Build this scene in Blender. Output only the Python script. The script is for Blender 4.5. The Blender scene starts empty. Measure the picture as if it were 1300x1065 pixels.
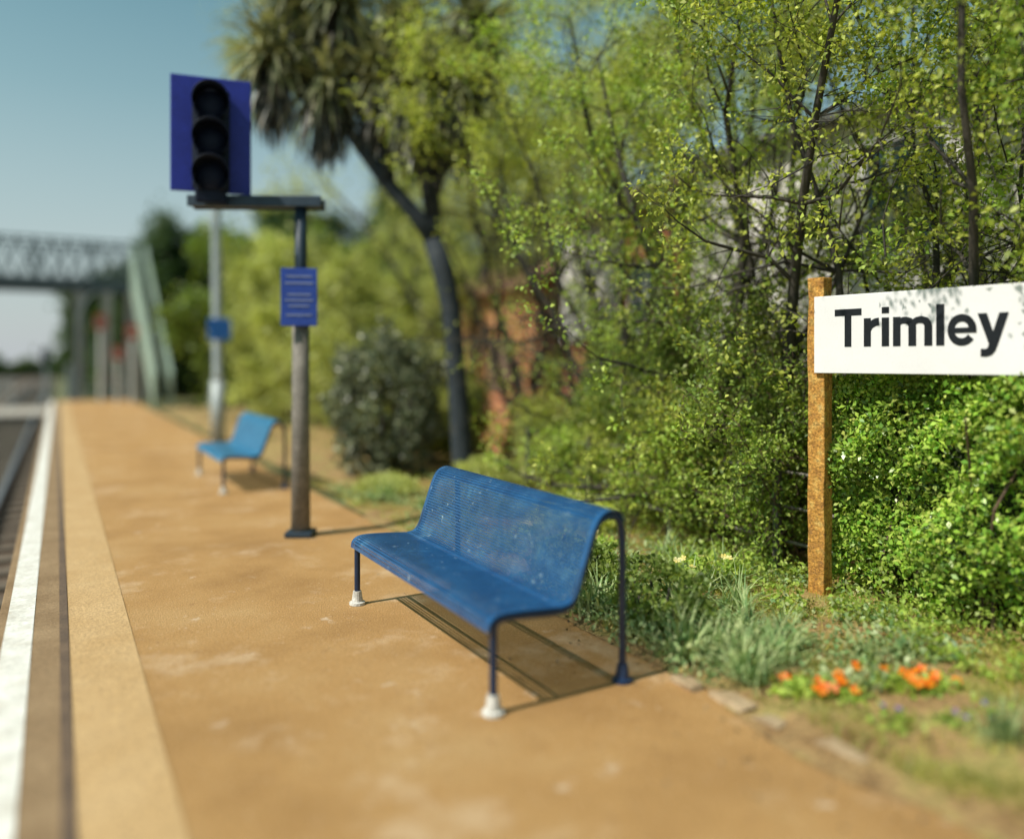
import bpy, math, random
import numpy as np
from mathutils import Vector, Matrix
S=bpy.context.scene
COL=S.collection
random.seed(3)

# ------------------------------------------------------------------ materials
def new_mat(name):
    m=bpy.data.materials.new(name); m.use_nodes=True
    nt=m.node_tree; nt.nodes.clear()
    out=nt.nodes.new('ShaderNodeOutputMaterial')
    return m,nt,out
def ramp(nt,fac,stops):
    r=nt.nodes.new('ShaderNodeValToRGB'); e=r.color_ramp.elements
    while len(e)<len(stops): e.new(.5)
    for i,(p,c) in enumerate(stops):
        e[i].position=p; e[i].color=(*c,1)
    nt.links.new(fac,r.inputs[0]); return r.outputs[0]
def noise(nt,scale,detail=4,rough=.6,coord=None):
    n=nt.nodes.new('ShaderNodeTexNoise'); n.inputs['Scale'].default_value=scale
    n.inputs['Detail'].default_value=detail; n.inputs['Roughness'].default_value=rough
    if coord is None:
        g=nt.nodes.new('ShaderNodeNewGeometry'); coord=g.outputs['Position']
    nt.links.new(coord,n.inputs['Vector']); return n.outputs['Fac']
def mix(nt,a,b,fac,mode='MIX'):
    m=nt.nodes.new('ShaderNodeMix'); m.data_type='RGBA'; m.blend_type=mode
    for s,v in ((m.inputs[6],a),(m.inputs[7],b)):
        if isinstance(v,tuple): s.default_value=(*v,1)
        else: nt.links.new(v,s)
    if isinstance(fac,(int,float)): m.inputs[0].default_value=fac
    else: nt.links.new(fac,m.inputs[0])
    return m.outputs[2]
def surf(name,stops,scale=4,rough=.8,metal=0,fine=60,fineamt=.35,bump=.3,bscale=80,spec=.5,bdist=.01,patch=None):
    m,nt,out=new_mat(name)
    p=nt.nodes.new('ShaderNodeBsdfPrincipled')
    c=ramp(nt,noise(nt,scale),stops)
    f=ramp(nt,noise(nt,fine,3),[(.3,(1-fineamt,)*3),(.7,(1+fineamt*.3,)*3)])
    c=mix(nt,c,f,1.0,'MULTIPLY')
    if patch:
        for sc,lo,hi,col,amt in patch:
            k=ramp(nt,noise(nt,sc,6,.7),[(lo,(0,0,0)),(hi,(amt,)*3)]); c=mix(nt,c,col,k)
    nt.links.new(c,p.inputs['Base Color'])
    p.inputs['Roughness'].default_value=rough; p.inputs['Metallic'].default_value=metal
    p.inputs['Specular IOR Level'].default_value=spec
    if bump:
        b=nt.nodes.new('ShaderNodeBump'); b.inputs['Strength'].default_value=bump; b.inputs['Distance'].default_value=bdist
        nt.links.new(noise(nt,bscale,4),b.inputs['Height']); nt.links.new(b.outputs[0],p.inputs['Normal'])
    nt.links.new(p.outputs[0],out.inputs[0]); return m
def leafmat(name,cols,trans=.42,clump=1.3,dark=.6,rough=.45):
    m,nt,out=new_mat(name)
    g=nt.nodes.new('ShaderNodeNewGeometry')
    n=len(cols)
    c=ramp(nt,g.outputs['Random Per Island'],[(i/(n-1) if n>1 else 0,cc) for i,cc in enumerate(cols)])
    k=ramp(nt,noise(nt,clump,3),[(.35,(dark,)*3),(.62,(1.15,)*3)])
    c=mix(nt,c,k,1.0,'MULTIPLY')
    p=nt.nodes.new('ShaderNodeBsdfPrincipled'); p.inputs['Roughness'].default_value=rough
    p.inputs['Specular IOR Level'].default_value=.4
    t=nt.nodes.new('ShaderNodeBsdfTranslucent')
    nt.links.new(c,p.inputs['Base Color'])
    c2=mix(nt,c,(1.18,1.15,.55),1.0,'MULTIPLY'); nt.links.new(c2,t.inputs['Color'])
    ms=nt.nodes.new('ShaderNodeMixShader'); ms.inputs[0].default_value=trans
    nt.links.new(p.outputs[0],ms.inputs[1]); nt.links.new(t.outputs[0],ms.inputs[2])
    nt.links.new(ms.outputs[0],out.inputs[0]); return m
def brickmat(name,c1,c2,mortar,scale=1.0):
    m,nt,out=new_mat(name)
    g=nt.nodes.new('ShaderNodeNewGeometry'); s=nt.nodes.new('ShaderNodeSeparateXYZ'); cb=nt.nodes.new('ShaderNodeCombineXYZ')
    nt.links.new(g.outputs['Position'],s.inputs[0])
    a=nt.nodes.new('ShaderNodeMath'); a.operation='ADD'
    nt.links.new(s.outputs[0],a.inputs[0]); nt.links.new(s.outputs[1],a.inputs[1])
    nt.links.new(a.outputs[0],cb.inputs[0]); nt.links.new(s.outputs[2],cb.inputs[1])
    b=nt.nodes.new('ShaderNodeTexBrick'); nt.links.new(cb.outputs[0],b.inputs['Vector'])
    b.inputs['Scale'].default_value=1; b.inputs['Brick Width'].default_value=.225*scale; b.inputs['Row Height'].default_value=.075*scale
    b.inputs['Mortar Size'].default_value=.008; b.inputs['Color1'].default_value=(*c1,1); b.inputs['Color2'].default_value=(*c2,1); b.inputs['Mortar'].default_value=(*mortar,1)
    p=nt.nodes.new('ShaderNodeBsdfPrincipled'); p.inputs['Roughness'].default_value=.9
    c=mix(nt,b.outputs['Color'],ramp(nt,noise(nt,3),[(.3,(.7,.7,.7)),(.7,(1.1,1.1,1.1))]),1.0,'MULTIPLY')
    nt.links.new(c,p.inputs['Base Color']); nt.links.new(p.outputs[0],out.inputs[0]); return m

M={}
M['tarmac']=surf('tarmac',[(.25,(.41,.222,.082)),(.5,(.55,.315,.125)),(.7,(.61,.38,.172))],scale=1.1,fine=120,fineamt=.6,bump=.9,bscale=130,rough=.9,spec=.2,
   patch=[(1.3,.54,.76,(.69,.52,.36),.8),(45,.60,.70,(.74,.56,.38),1),(60,.60,.70,(.17,.085,.04),1),(.8,.53,.8,(.35,.20,.08),.9),(9,.60,.68,(.31,.17,.075),.6),(4,.62,.72,(.70,.57,.45),.8)])
M['coping']=surf('coping',[(.3,(.24,.155,.085)),(.7,(.35,.24,.14))],scale=3,fine=90,bump=.3,rough=.9,spec=.2,patch=[(40,.62,.75,(.40,.31,.22),1)])
M['tan']=surf('tan_strip',[(.3,(.53,.34,.16)),(.7,(.62,.42,.22))],scale=2.5,fine=100,fineamt=.45,bump=.5,rough=.9,spec=.2,patch=[(50,.6,.7,(.36,.21,.09),1),(2,.6,.75,(.47,.30,.14),1)])
M['whiteline']=surf('white_line_paint',[(.3,(.62,.58,.52)),(.6,(.80,.78,.74))],scale=6,fine=40,fineamt=.25,bump=.2,rough=.7,patch=[(9,.60,.75,(.4,.33,.26),1)])
M['joint']=surf('dark_joint',[(.3,(.10,.065,.045)),(.7,(.17,.11,.07))],scale=5)
M['platside']=brickmat('platform_brick',(.2,.09,.05),(.12,.06,.04),(.2,.18,.15))
M['soil']=surf('soil_moss',[(.3,(.27,.15,.06)),(.48,(.44,.28,.12)),(.6,(.42,.34,.11)),(.75,(.22,.25,.06))],scale=3.2,fine=45,fineamt=.5,bump=.9,bscale=40,bdist=.03)
M['ground']=surf('grass_ground',[(.3,(.08,.09,.03)),(.6,(.15,.15,.05)),(.8,(.22,.18,.08))],scale=.7,fine=20,fineamt=.5)
M['ballast']=surf('ballast',[(.3,(.12,.08,.055)),(.7,(.24,.18,.13))],scale=8,fine=25,fineamt=.7,bump=1,bscale=25,bdist=.05)
M['road']=surf('road',[(.3,(.40,.36,.32)),(.7,(.52,.48,.42))],scale=1)
M['rail']=surf('rail_steel',[(.3,(.28,.27,.28)),(.7,(.42,.44,.48))],scale=3,rough=.35,metal=.8,bump=0)
M['sleeper']=surf('sleeper',[(.3,(.10,.08,.06)),(.7,(.2,.17,.13))],scale=4)
M['bench']=surf('blue_bench_paint',[(.35,(.012,.070,.20)),(.62,(.020,.105,.27)),(.74,(.055,.175,.34))],scale=5,fine=70,fineamt=.25,bump=.05,rough=.25,patch=[(22,.62,.69,(.30,.42,.52),.8)])
M['benchsunlit']=surf('bench_blue_sunlit_tint',[(.35,(.03,.20,.40)),(.62,(.05,.27,.50)),(.74,(.10,.33,.54))],scale=5,fine=70,fineamt=.25,bump=.05,rough=.3)  # same bench blue, with sunlight painted in as a lighter colour
M['benchframe']=surf('dark_blue_frame',[(.3,(.008,.024,.065)),(.7,(.014,.038,.10))],scale=6,bump=.03,rough=.3)
M['foot']=surf('white_foot',[(.3,(.55,.52,.48)),(.7,(.75,.73,.70))],scale=20,fine=60)
M['signblue']=surf('signal_blue',[(.3,(.014,.026,.32)),(.7,(.020,.036,.42))],scale=5,bump=0,rough=.5)
M['black']=surf('signal_black',[(.3,(.006,.011,.03)),(.7,(.014,.021,.045))],scale=6,bump=.05,rough=.6,spec=.2)
M['darksteel']=surf('dark_steel',[(.3,(.012,.03,.055)),(.7,(.025,.05,.085))],scale=6,rough=.5)
M['galv']=surf('galvanised',[(.3,(.33,.38,.40)),(.7,(.48,.52,.54))],scale=5,rough=.5,metal=.2)
M['postwood']=surf('weathered_post',[(.3,(.14,.125,.11)),(.7,(.29,.26,.23))],scale=6,fine=40,bump=.4)
M['blueplate']=surf('blue_plate',[(.3,(.02,.06,.36)),(.7,(.03,.085,.46))],scale=5,bump=0,rough=.45)
M['cyanplate']=surf('cyan_plate',[(.3,(.03,.18,.7)),(.7,(.04,.23,.8))],scale=5,bump=0,rough=.45)
M['platewhite']=surf('plate_white',[(.3,(.25,.3,.5)),(.7,(.35,.4,.6))],scale=5,bump=0)
M['signwhite']=surf('sign_white',[(.3,(.74,.72,.74)),(.7,(.80,.79,.82))],scale=2,fine=90,fineamt=.05,bump=0,rough=.45)
M['letter']=surf('letter_black',[(.3,(.010,.012,.016)),(.7,(.015,.018,.024))],scale=6,bump=0,rough=.5,spec=.2)
M['rustpost']=surf('lichen_post',[(.3,(.40,.18,.04)),(.5,(.60,.29,.055)),(.66,(.72,.44,.12)),(.8,(.48,.38,.22))],scale=16,fine=60,fineamt=.6,bump=.9,bscale=50,bdist=.015,patch=[(26,.58,.66,(.17,.085,.035),.8)])
M['bark']=surf('bark',[(.3,(.03,.028,.027)),(.7,(.08,.068,.052))],scale=9,fine=50,bump=.6)
M['barkdark']=surf('palm_bark',[(.3,(.014,.024,.036)),(.6,(.030,.042,.056)),(.75,(.09,.09,.085))],scale=9,fine=40,bump=.8)
M['twig']=surf('twig_bark',[(.3,(.06,.04,.03)),(.7,(.19,.12,.075))],scale=9,bump=0)
M['render']=surf('cream_render',[(.3,(.78,.74,.73)),(.7,(.86,.82,.80))],scale=2,fine=60,fineamt=.10,bump=.3)
M['brick']=brickmat('red_brick',(.64,.20,.075),(.48,.13,.05),(.5,.4,.3))
M['orangebrick']=brickmat('orange_brick',(.85,.35,.12),(.68,.24,.08),(.6,.47,.33))
M['roof']=surf('roof_tile',[(.3,(.20,.10,.06)),(.7,(.33,.18,.12))],scale=6,fine=25,bump=.6)
M['slate']=surf('roof_slate',[(.3,(.22,.22,.23)),(.7,(.34,.34,.35))],scale=6,fine=25,bump=.6)
M['glass']=surf('window_glass',[(.3,(.02,.045,.06)),(.7,(.06,.11,.14))],scale=2,bump=0,rough=.08)
M['frame']=surf('window_frame_white',[(.3,(.7,.7,.7)),(.7,(.8,.8,.8))],scale=3,bump=0)
M['greenpaint']=surf('pale_green_paint',[(.3,(.26,.35,.29)),(.7,(.37,.46,.37))],scale=1.5,rough=.6,bump=0)
M['greypaint']=surf('grey_bridge_paint',[(.3,(.10,.14,.15)),(.7,(.17,.21,.22))],scale=1.5,rough=.6,bump=0)
M['greendark']=surf('bridge_dark_paint',[(.3,(.05,.07,.085)),(.7,(.09,.12,.14))],scale=1.5,rough=.6,bump=0)
M['bridgepillar']=surf('bridge_pillar',[(.3,(.34,.32,.31)),(.7,(.50,.47,.45))],scale=1.5,bump=0)
M['red']=surf('red_paint',[(.3,(.42,.09,.06)),(.7,(.50,.13,.08))],scale=4,bump=0)
M['white']=surf('white_paint',[(.3,(.6,.6,.58)),(.7,(.7,.7,.68))],scale=4,bump=0)
M['fence']=surf('fence_grey',[(.3,(.11,.10,.09)),(.7,(.25,.23,.20))],scale=7,fine=40)
M['fencedark']=surf('fence_post_dark',[(.3,(.05,.05,.05)),(.7,(.12,.11,.10))],scale=7,fine=40)
M['fencebrown']=surf('brown_board',[(.3,(.16,.10,.07)),(.7,(.27,.18,.13))],scale=3,fine=40)
M['stone']=surf('edging_stone',[(.3,(.34,.23,.13)),(.7,(.48,.36,.23))],scale=12,fine=60,bump=.6)
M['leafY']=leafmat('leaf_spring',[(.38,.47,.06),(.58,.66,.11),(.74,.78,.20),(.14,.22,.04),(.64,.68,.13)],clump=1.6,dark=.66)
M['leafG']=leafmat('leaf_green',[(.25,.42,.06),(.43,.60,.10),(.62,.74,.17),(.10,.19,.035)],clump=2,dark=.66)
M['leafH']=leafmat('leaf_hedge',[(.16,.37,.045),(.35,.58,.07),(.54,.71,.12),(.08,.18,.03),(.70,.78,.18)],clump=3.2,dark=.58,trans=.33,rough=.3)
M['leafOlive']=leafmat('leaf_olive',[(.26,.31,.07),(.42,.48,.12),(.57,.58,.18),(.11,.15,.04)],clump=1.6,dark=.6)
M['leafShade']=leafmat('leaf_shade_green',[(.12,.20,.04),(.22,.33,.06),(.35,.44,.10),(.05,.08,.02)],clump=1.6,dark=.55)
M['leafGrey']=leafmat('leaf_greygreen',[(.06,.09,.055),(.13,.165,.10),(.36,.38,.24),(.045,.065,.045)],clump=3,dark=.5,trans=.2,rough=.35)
M['leafDark']=leafmat('leaf_dark',[(.035,.08,.035),(.08,.14,.05),(.14,.21,.075)],clump=.4,dark=.6)
M['leafPale']=leafmat('leaf_pale',[(.46,.52,.15),(.61,.66,.22),(.35,.41,.10),(.76,.76,.34)],clump=.7,dark=.66)
M['palm']=leafmat('palm_leaf',[(.17,.20,.09),(.31,.33,.17),(.50,.48,.29),(.09,.12,.065)],clump=2,dark=.5,trans=.25,rough=.4)
M['palmdead']=leafmat('palm_dead',[(.035,.045,.05),(.08,.08,.07),(.18,.155,.11)],clump=2,dark=.5,trans=.12)
M['strap']=leafmat('strap_leaf',[(.14,.27,.10),(.28,.41,.16),(.42,.52,.24),(.54,.58,.30)],clump=5,dark=.6,trans=.25)
M['grass']=leafmat('grass_blades',[(.28,.35,.05),(.44,.44,.09),(.60,.52,.15),(.20,.30,.045),(.56,.44,.18)],clump=3,dark=.65)
M['orange']=leafmat('orange_petal',[(.85,.16,.01),(.9,.26,.01),(.8,.10,.01)],clump=9,dark=.8,trans=.3)
M['purple']=leafmat('purple_petal',[(.12,.06,.35),(.22,.15,.5)],clump=9,dark=.8,trans=.3)
M['yellow']=leafmat('yellow_petal',[(.8,.6,.12),(.85,.78,.42)],clump=9,dark=.8,trans=.3)
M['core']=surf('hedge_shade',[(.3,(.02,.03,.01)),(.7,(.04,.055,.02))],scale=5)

# ------------------------------------------------------------------ geometry helpers
class B:
    def __init__(s): s.v=[]; s.f=[]
    def add(s,v,f):
        o=len(s.v); s.v+= [tuple(x) for x in v]; s.f+=[tuple(i+o for i in q) for q in f]; return s
    def box(s,x0,x1,y0,y1,z0,z1):
        v=[(x0,y0,z0),(x1,y0,z0),(x1,y1,z0),(x0,y1,z0),(x0,y0,z1),(x1,y0,z1),(x1,y1,z1),(x0,y1,z1)]
        return s.add(v,[(0,3,2,1),(4,5,6,7),(0,1,5,4),(1,2,6,5),(2,3,7,6),(3,0,4,7)])
    def tube(s,pts,rad,n=8,cap=True):
        pts=[Vector(p) for p in pts]; m=len(pts)
        if not hasattr(rad,'__len__'): rad=[rad]*m
        vs=[];fs=[];ref=None
        for i,p in enumerate(pts):
            t=(pts[min(i+1,m-1)]-pts[max(i-1,0)])
            if t.length<1e-7: t=Vector((0,0,1))
            t.normalize()
            if ref is None:
                ref=t.cross(Vector((0,0,1)) if abs(t.z)<.9 else Vector((1,0,0))).normalized()
            ref=(ref-t*ref.dot(t)).normalized(); b=t.cross(ref)
            for k in range(n):
                a=2*math.pi*k/n; vs.append(p+(ref*math.cos(a)+b*math.sin(a))*rad[i])
        for i in range(m-1):
            for k in range(n):
                k2=(k+1)%n; fs.append((i*n+k,i*n+k2,(i+1)*n+k2,(i+1)*n+k))
        if cap: fs.append(tuple(range(n-1,-1,-1))); fs.append(tuple((m-1)*n+k for k in range(n)))
        return s.add(vs,fs)
    def bar(s,a,b,w,h):
        a=Vector(a);b=Vector(b);t=(b-a).normalized()
        u=t.cross(Vector((0,0,1)) if abs(t.z)<.95 else Vector((1,0,0))).normalized(); v=u.cross(t)
        vs=[]
        for p in (a,b):
            for i,j in((-1,-1),(1,-1),(1,1),(-1,1)): vs.append(p+u*i*w/2+v*j*h/2)
        return s.add(vs,[(0,1,2,3),(7,6,5,4),(0,4,5,1),(1,5,6,2),(2,6,7,3),(3,7,4,0)])
    def turn(s,cx,deg):
        a=math.radians(deg); c,q=math.cos(a),math.sin(a)
        s.v=[(cx+(x-cx)*c-y*q,(x-cx)*q+y*c,z) for x,y,z in s.v]; return s
    def obj(s,name,mat,parent=None,smooth=False,bevel=0,loc=(0,0,0)):
        me=bpy.data.meshes.new(name); me.from_pydata(s.v,[],s.f); me.materials.append(mat)
        if smooth:
            for p in me.polygons: p.use_smooth=True
        o=bpy.data.objects.new(name,me); COL.objects.link(o); o.location=loc
        if parent: o.parent=parent
        if bevel:
            md=o.modifiers.new('bevel','BEVEL'); md.width=bevel; md.segments=2; md.limit_method='ANGLE'
        return o
def tag(o,label,cat,group=None):
    o['label']=label; o['category']=cat
    if group: o['group']=group
    return o
def struct(o): o['kind']='structure'; return o
def empty(name,loc,label,cat,group=None):
    e=bpy.data.objects.new(name,None); e.empty_display_size=.2; e.location=loc; COL.objects.link(e)
    return tag(e,label,cat,group)
def copy_thing(e,loc,rotz=0,label=None,swap=None):
    c=e.copy(); COL.objects.link(c); c.location=loc; c.rotation_euler=(0,0,rotz)
    if label: c['label']=label
    for ch in list(e.children):
        k=ch.copy(); COL.objects.link(k); k.parent=c
        if swap and ch.data.materials[0]==swap[0]:
            k.data=ch.data.copy(); k.data.materials[0]=swap[1]
    return c
def quads_mesh(name,V,mat,parent=None,loc=(0,0,0)):
    n=len(V)//4
    me=bpy.data.meshes.new(name)
    me.vertices.add(4*n); me.vertices.foreach_set('co',V.astype(np.float32).ravel())
    me.loops.add(4*n); me.loops.foreach_set('vertex_index',np.arange(4*n,dtype=np.int32))
    me.polygons.add(n); me.polygons.foreach_set('loop_start',np.arange(0,4*n,4,dtype=np.int32))
    try: me.polygons.foreach_set('loop_total',np.full(n,4,dtype=np.int32))
    except Exception: pass
    me.update(calc_edges=True); me.materials.append(mat)
    o=bpy.data.objects.new(name,me); COL.objects.link(o); o.location=loc
    if parent: o.parent=parent
    return o
def unit(a): return a/np.maximum(np.linalg.norm(a,axis=1,keepdims=True),1e-9)
def leaf_quads(P,size,rng,aspect=.55,bias=(-.55,-.15,.5),fold=.18):
    n=len(P); s=size*rng.uniform(.55,1.25,(n,1))
    a=unit(rng.normal(size=(n,3)))
    nr=unit(rng.normal(size=(n,3))*.7+np.array(bias))
    b=unit(np.cross(a,nr)); nr=np.cross(b,a)
    w=s*aspect*.5
    V=np.empty((n,4,3)); V[:,0]=P; V[:,1]=P+a*s*.5+b*w+nr*s*fold; V[:,2]=P+a*s; V[:,3]=P+a*s*.5-b*w+nr*s*fold
    return V.reshape(-1,3)

# ------------------------------------------------------------------ trees
def grow(rng,height,spread,stems,r0,start=1,kids=2,l1=.36,l2=.38,up=.12,jit=.16,seg0=9):
    br=[];tw=[]
    def branch(p,d,L,r,lev):
        ns=(seg0,5,3)[lev]; pts=[p.copy()];rad=[r]
        step=L/ns
        for i in range(1,ns+1):
            d=d+rng.normal(size=3)*jit*(1 if lev==0 else 1.5)+np.array([0,0,up*(1 if lev==0 else .6)]); d/=np.linalg.norm(d)
            p=p+d*step; pts.append(p.copy()); rad.append(max(r*(1-.85*i/ns),.0025))
            if lev<2 and (i>=start if lev==0 else i>=1):
                for _ in range(kids):
                    o=rng.normal(size=3); o-=d*o.dot(d); o/=np.linalg.norm(o)
                    cd=d*.45+o*.9; cd/=np.linalg.norm(cd)
                    cl=(L*l1*(1.1-.6*i/ns) if lev==0 else L*l2*(1.1-.4*i/ns))*rng.uniform(.6,1.25)
                    branch(p,cd,cl,max(rad[-1]*.55,.003),lev+1)
            if lev==2 or (lev==1 and i>=2): tw.append(p.copy())
        if lev==0: tw.append(p.copy())
        br.append((pts,rad,lev))
    for k in range(stems):
        a=2*math.pi*k/stems+rng.uniform(0,1.2); d=np.array([math.cos(a)*spread,math.sin(a)*spread,1.0]); d/=np.linalg.norm(d)
        branch(np.array([math.cos(a)*.06*stems*.5,math.sin(a)*.06*stems*.5,-.05]),d,height*rng.uniform(.85,1.08),r0*rng.uniform(.7,1.1),0)
    return br,np.array(tw)
def blocked(W,rnd=None):
    # pruned clear of the name board and of its light
    x,y,z=W[:,0],W[:,1],W[:,2]
    zp=z-1.22*(4.34-x)
    a=(x<4.54)&(y<3.75)&(y>.5)&(z<2.03)
    near=(x<4.40)&(y<3.9)&(y>.8)&(z>1.4)
    b=near&(zp<1.78)
    if rnd is not None: b|=near&(zp<2.04)&(rnd>.24)
    else: b|=near&(zp<2.06)
    return a|b
def clumps(W,sc=1.0):
    x,y,z=W[:,0]*sc,W[:,1]*sc,W[:,2]*sc
    return (np.sin(x*4.1+1.3*np.sin(y*2.3))*np.sin(y*4.7+1.1*np.sin(z*2.9))+np.sin(z*5.3+1.2*np.sin(x*3.1))*np.sin(y*3.1+x*2.2)+.6*np.sin(x*9.1+z*7.3)*np.sin(y*8.3-z*4.1))
def tree(name,loc,label,cat,seed,height=5,spread=.25,stems=4,r0=.045,leaves=9,lsize=.045,leaf='leafY',bark='bark',sig=.055,group=None,minz=.2,thin=None,gap=-9,csc=1.0,**kw):
    rng=np.random.default_rng(seed); L=np.array(loc)
    e=empty(name,loc,label,cat,group)
    br,tw=grow(rng,height,spread,stems,r0,**kw)
    b=B()
    for pts,rad,lev in br:
        if blocked(np.array(pts)+L).any():
            if lev>0: continue
            k=0
            while k<len(pts) and not blocked(np.array([pts[k]])+L)[0]: k+=1
            pts,rad=pts[:k],rad[:k]
            if k<2: continue
        b.tube(pts,rad,(7,4,3)[lev],cap=False)
    b.obj('trunk',M[bark],e,smooth=True)
    tw=tw[tw[:,2]>minz]
    keep=rng.random(len(tw))<.88
    if thin:
        z0,z1,pr=thin; keep&=~((tw[:,2]>z0)&(tw[:,2]<z1)&(rng.random(len(tw))<pr))
    tw=tw[keep]
    P=np.repeat(tw,leaves,axis=0)+rng.normal(size=(len(tw)*leaves,3))*sig
    P=P[~blocked(P+L,rng.random(len(P)))]
    if gap>-5:
        c=clumps(P+L,csc); P=P[(c+rng.normal(size=len(P))*.12>gap)|(rng.random(len(P))<.12)]
    quads_mesh('crown',leaf_quads(P,lsize,rng),M[leaf],e)
    return e

# thicket behind the fence
G='overgrown trees and shrubs behind the fence'
T=tree
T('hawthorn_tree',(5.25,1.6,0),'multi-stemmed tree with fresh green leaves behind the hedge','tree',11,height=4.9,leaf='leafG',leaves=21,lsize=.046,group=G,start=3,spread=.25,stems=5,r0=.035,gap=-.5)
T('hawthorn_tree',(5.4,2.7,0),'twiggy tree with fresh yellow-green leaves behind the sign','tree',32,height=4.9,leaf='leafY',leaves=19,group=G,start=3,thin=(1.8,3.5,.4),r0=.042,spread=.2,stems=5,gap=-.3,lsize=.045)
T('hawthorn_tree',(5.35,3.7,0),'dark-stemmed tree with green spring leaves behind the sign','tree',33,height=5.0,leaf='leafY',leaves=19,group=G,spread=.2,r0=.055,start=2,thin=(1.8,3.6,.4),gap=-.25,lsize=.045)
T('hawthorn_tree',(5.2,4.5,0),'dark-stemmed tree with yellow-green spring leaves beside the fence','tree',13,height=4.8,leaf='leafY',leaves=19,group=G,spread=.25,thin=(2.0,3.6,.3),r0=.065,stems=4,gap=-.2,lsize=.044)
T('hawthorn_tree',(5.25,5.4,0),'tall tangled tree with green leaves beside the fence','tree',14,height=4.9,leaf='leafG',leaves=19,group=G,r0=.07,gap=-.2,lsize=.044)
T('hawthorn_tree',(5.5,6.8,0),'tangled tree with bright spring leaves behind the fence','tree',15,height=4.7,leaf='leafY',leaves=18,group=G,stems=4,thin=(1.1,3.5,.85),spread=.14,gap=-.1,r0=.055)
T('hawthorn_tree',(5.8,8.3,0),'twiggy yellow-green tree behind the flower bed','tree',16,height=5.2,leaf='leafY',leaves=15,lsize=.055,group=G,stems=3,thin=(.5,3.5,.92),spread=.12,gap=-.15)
T('hawthorn_tree',(6.5,10.6,0),'pale green twiggy tree behind the flower bed','tree',17,height=6.4,leaf='leafPale',leaves=15,lsize=.065,group=G,stems=3,thin=(.5,3.4,.92),spread=.10,gap=-.2,l1=.26)
G3='taller trees in the cottage garden'
T('garden_tree',(7.1,2.2,0),'tall leafy tree close to the cream cottage wall','tree',81,height=6.4,leaf='leafY',leaves=20,lsize=.062,group=G3,start=5,spread=.12,r0=.06,sig=.09,thin=(0,4.1,.9),gap=-.5,stems=6)
T('garden_tree',(7.1,4.3,0),'tall leafy tree above the cottage window','tree',85,height=6.4,leaf='leafY',leaves=19,lsize=.062,group=G3,start=6,spread=.10,r0=.06,sig=.09,thin=(0,4.2,.95),gap=-.4,stems=5)
T('garden_tree',(7.0,6.3,0),'tall leafy tree close to the cream cottage wall','tree',82,height=6.8,leaf='leafOlive',leaves=18,lsize=.062,group=G3,start=6,spread=.13,r0=.07,sig=.09,thin=(0,4.3,.92),gap=-.35)
T('garden_tree',(7.0,9.0,0),'tall leafy tree before the red brick house','tree',83,height=6.8,leaf='leafPale',leaves=15,lsize=.065,group=G3,start=6,spread=.13,r0=.06,sig=.09,thin=(0,4.3,.96),gap=-.2)
T('garden_tree',(7.1,11.8,0),'tall pale leafy tree before the brick outhouse','tree',84,height=7.4,leaf='leafPale',leaves=15,lsize=.075,group=G3,start=5,spread=.13,r0=.07,sig=.10,thin=(0,3.8,.96),gap=-.2,l1=.28)
G2='low brambles tangled along the fence'
for i,(x,y,h,lf,lv) in enumerate([(5.0,3.8,1.5,'leafG',5),(5.0,4.4,1.3,'leafG',6),(5.05,5.1,1.5,'leafY',5),(5.0,5.8,1.3,'leafG',5),(5.05,6.5,1.3,'leafY',4),(5.2,7.3,.9,'leafPale',4),(5.3,8.2,.8,'leafPale',4),(5.45,4.1,2.1,'leafShade',9),(5.5,5.0,1.9,'leafShade',8),(5.5,5.9,1.8,'leafShade',9),(5.6,7.0,1.3,'leafShade',6)]):  # rear leafShade row: leaf colour darkened to paint in shade under the trees
    T('bramble_bush',(x,y,0),'low tangled bramble bush with brown twigs along the fence','bush',40+i,height=h,spread=.6,stems=8,r0=.014,leaves=lv,lsize=.038,leaf=lf,bark='twig',group=G2,l1=.45,seg0=6,sig=.045,up=.04,minz=.05)

# mid-distance greenery
T('ornamental_tree',(7.4,14.8,0),'tall pale green tree in a garden behind the platform','tree',21,height=8.8,spread=.25,r0=.09,leaves=14,lsize=.09,leaf='leafPale',sig=.12,stems=4,start=3,gap=-.3,csc=.6)
T('ornamental_tree',(9.4,17.5,0),'tall light olive tree beside the brick outhouse','tree',22,height=9.6,spread=.3,r0=.1,leaves=14,lsize=.11,leaf='leafPale',sig=.14,stems=5,gap=-.3,csc=.6)
T('garden_shrub',(5.6,15.6,0),'large yellow-green shrub behind the platform bed','shrub',23,height=4.0,spread=.5,r0=.05,leaves=13,lsize=.10,leaf='leafPale',sig=.12,stems=5,gap=-.3,csc=.6)
T('garden_shrub',(5.2,18.5,0),'bushy olive-green shrub behind the second bench','shrub',24,height=4.4,spread=.5,r0=.05,leaves=13,lsize=.12,leaf='leafPale',sig=.14,stems=5,gap=-.4,csc=.6)
T('garden_shrub',(5.3,13.0,0),'rounded green shrub at the back of the bed','shrub',25,height=1.9,spread=.6,r0=.04,leaves=12,lsize=.08,leaf='leafOlive',sig=.09,stems=5,gap=-.4)
T('garden_shrub',(5.4,22.5,0),'dense green shrub near the footbridge steps','shrub',26,height=4.6,spread=.5,r0=.05,leaves=12,lsize=.14,leaf='leafShade',sig=.16,stems=5)
T('garden_shrub',(5.2,10.9,0),'light twiggy shrub behind the palm','shrub',27,height=1.2,spread=.6,r0=.03,leaves=9,lsize=.06,leaf='leafOlive',sig=.08,stems=5)
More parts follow.
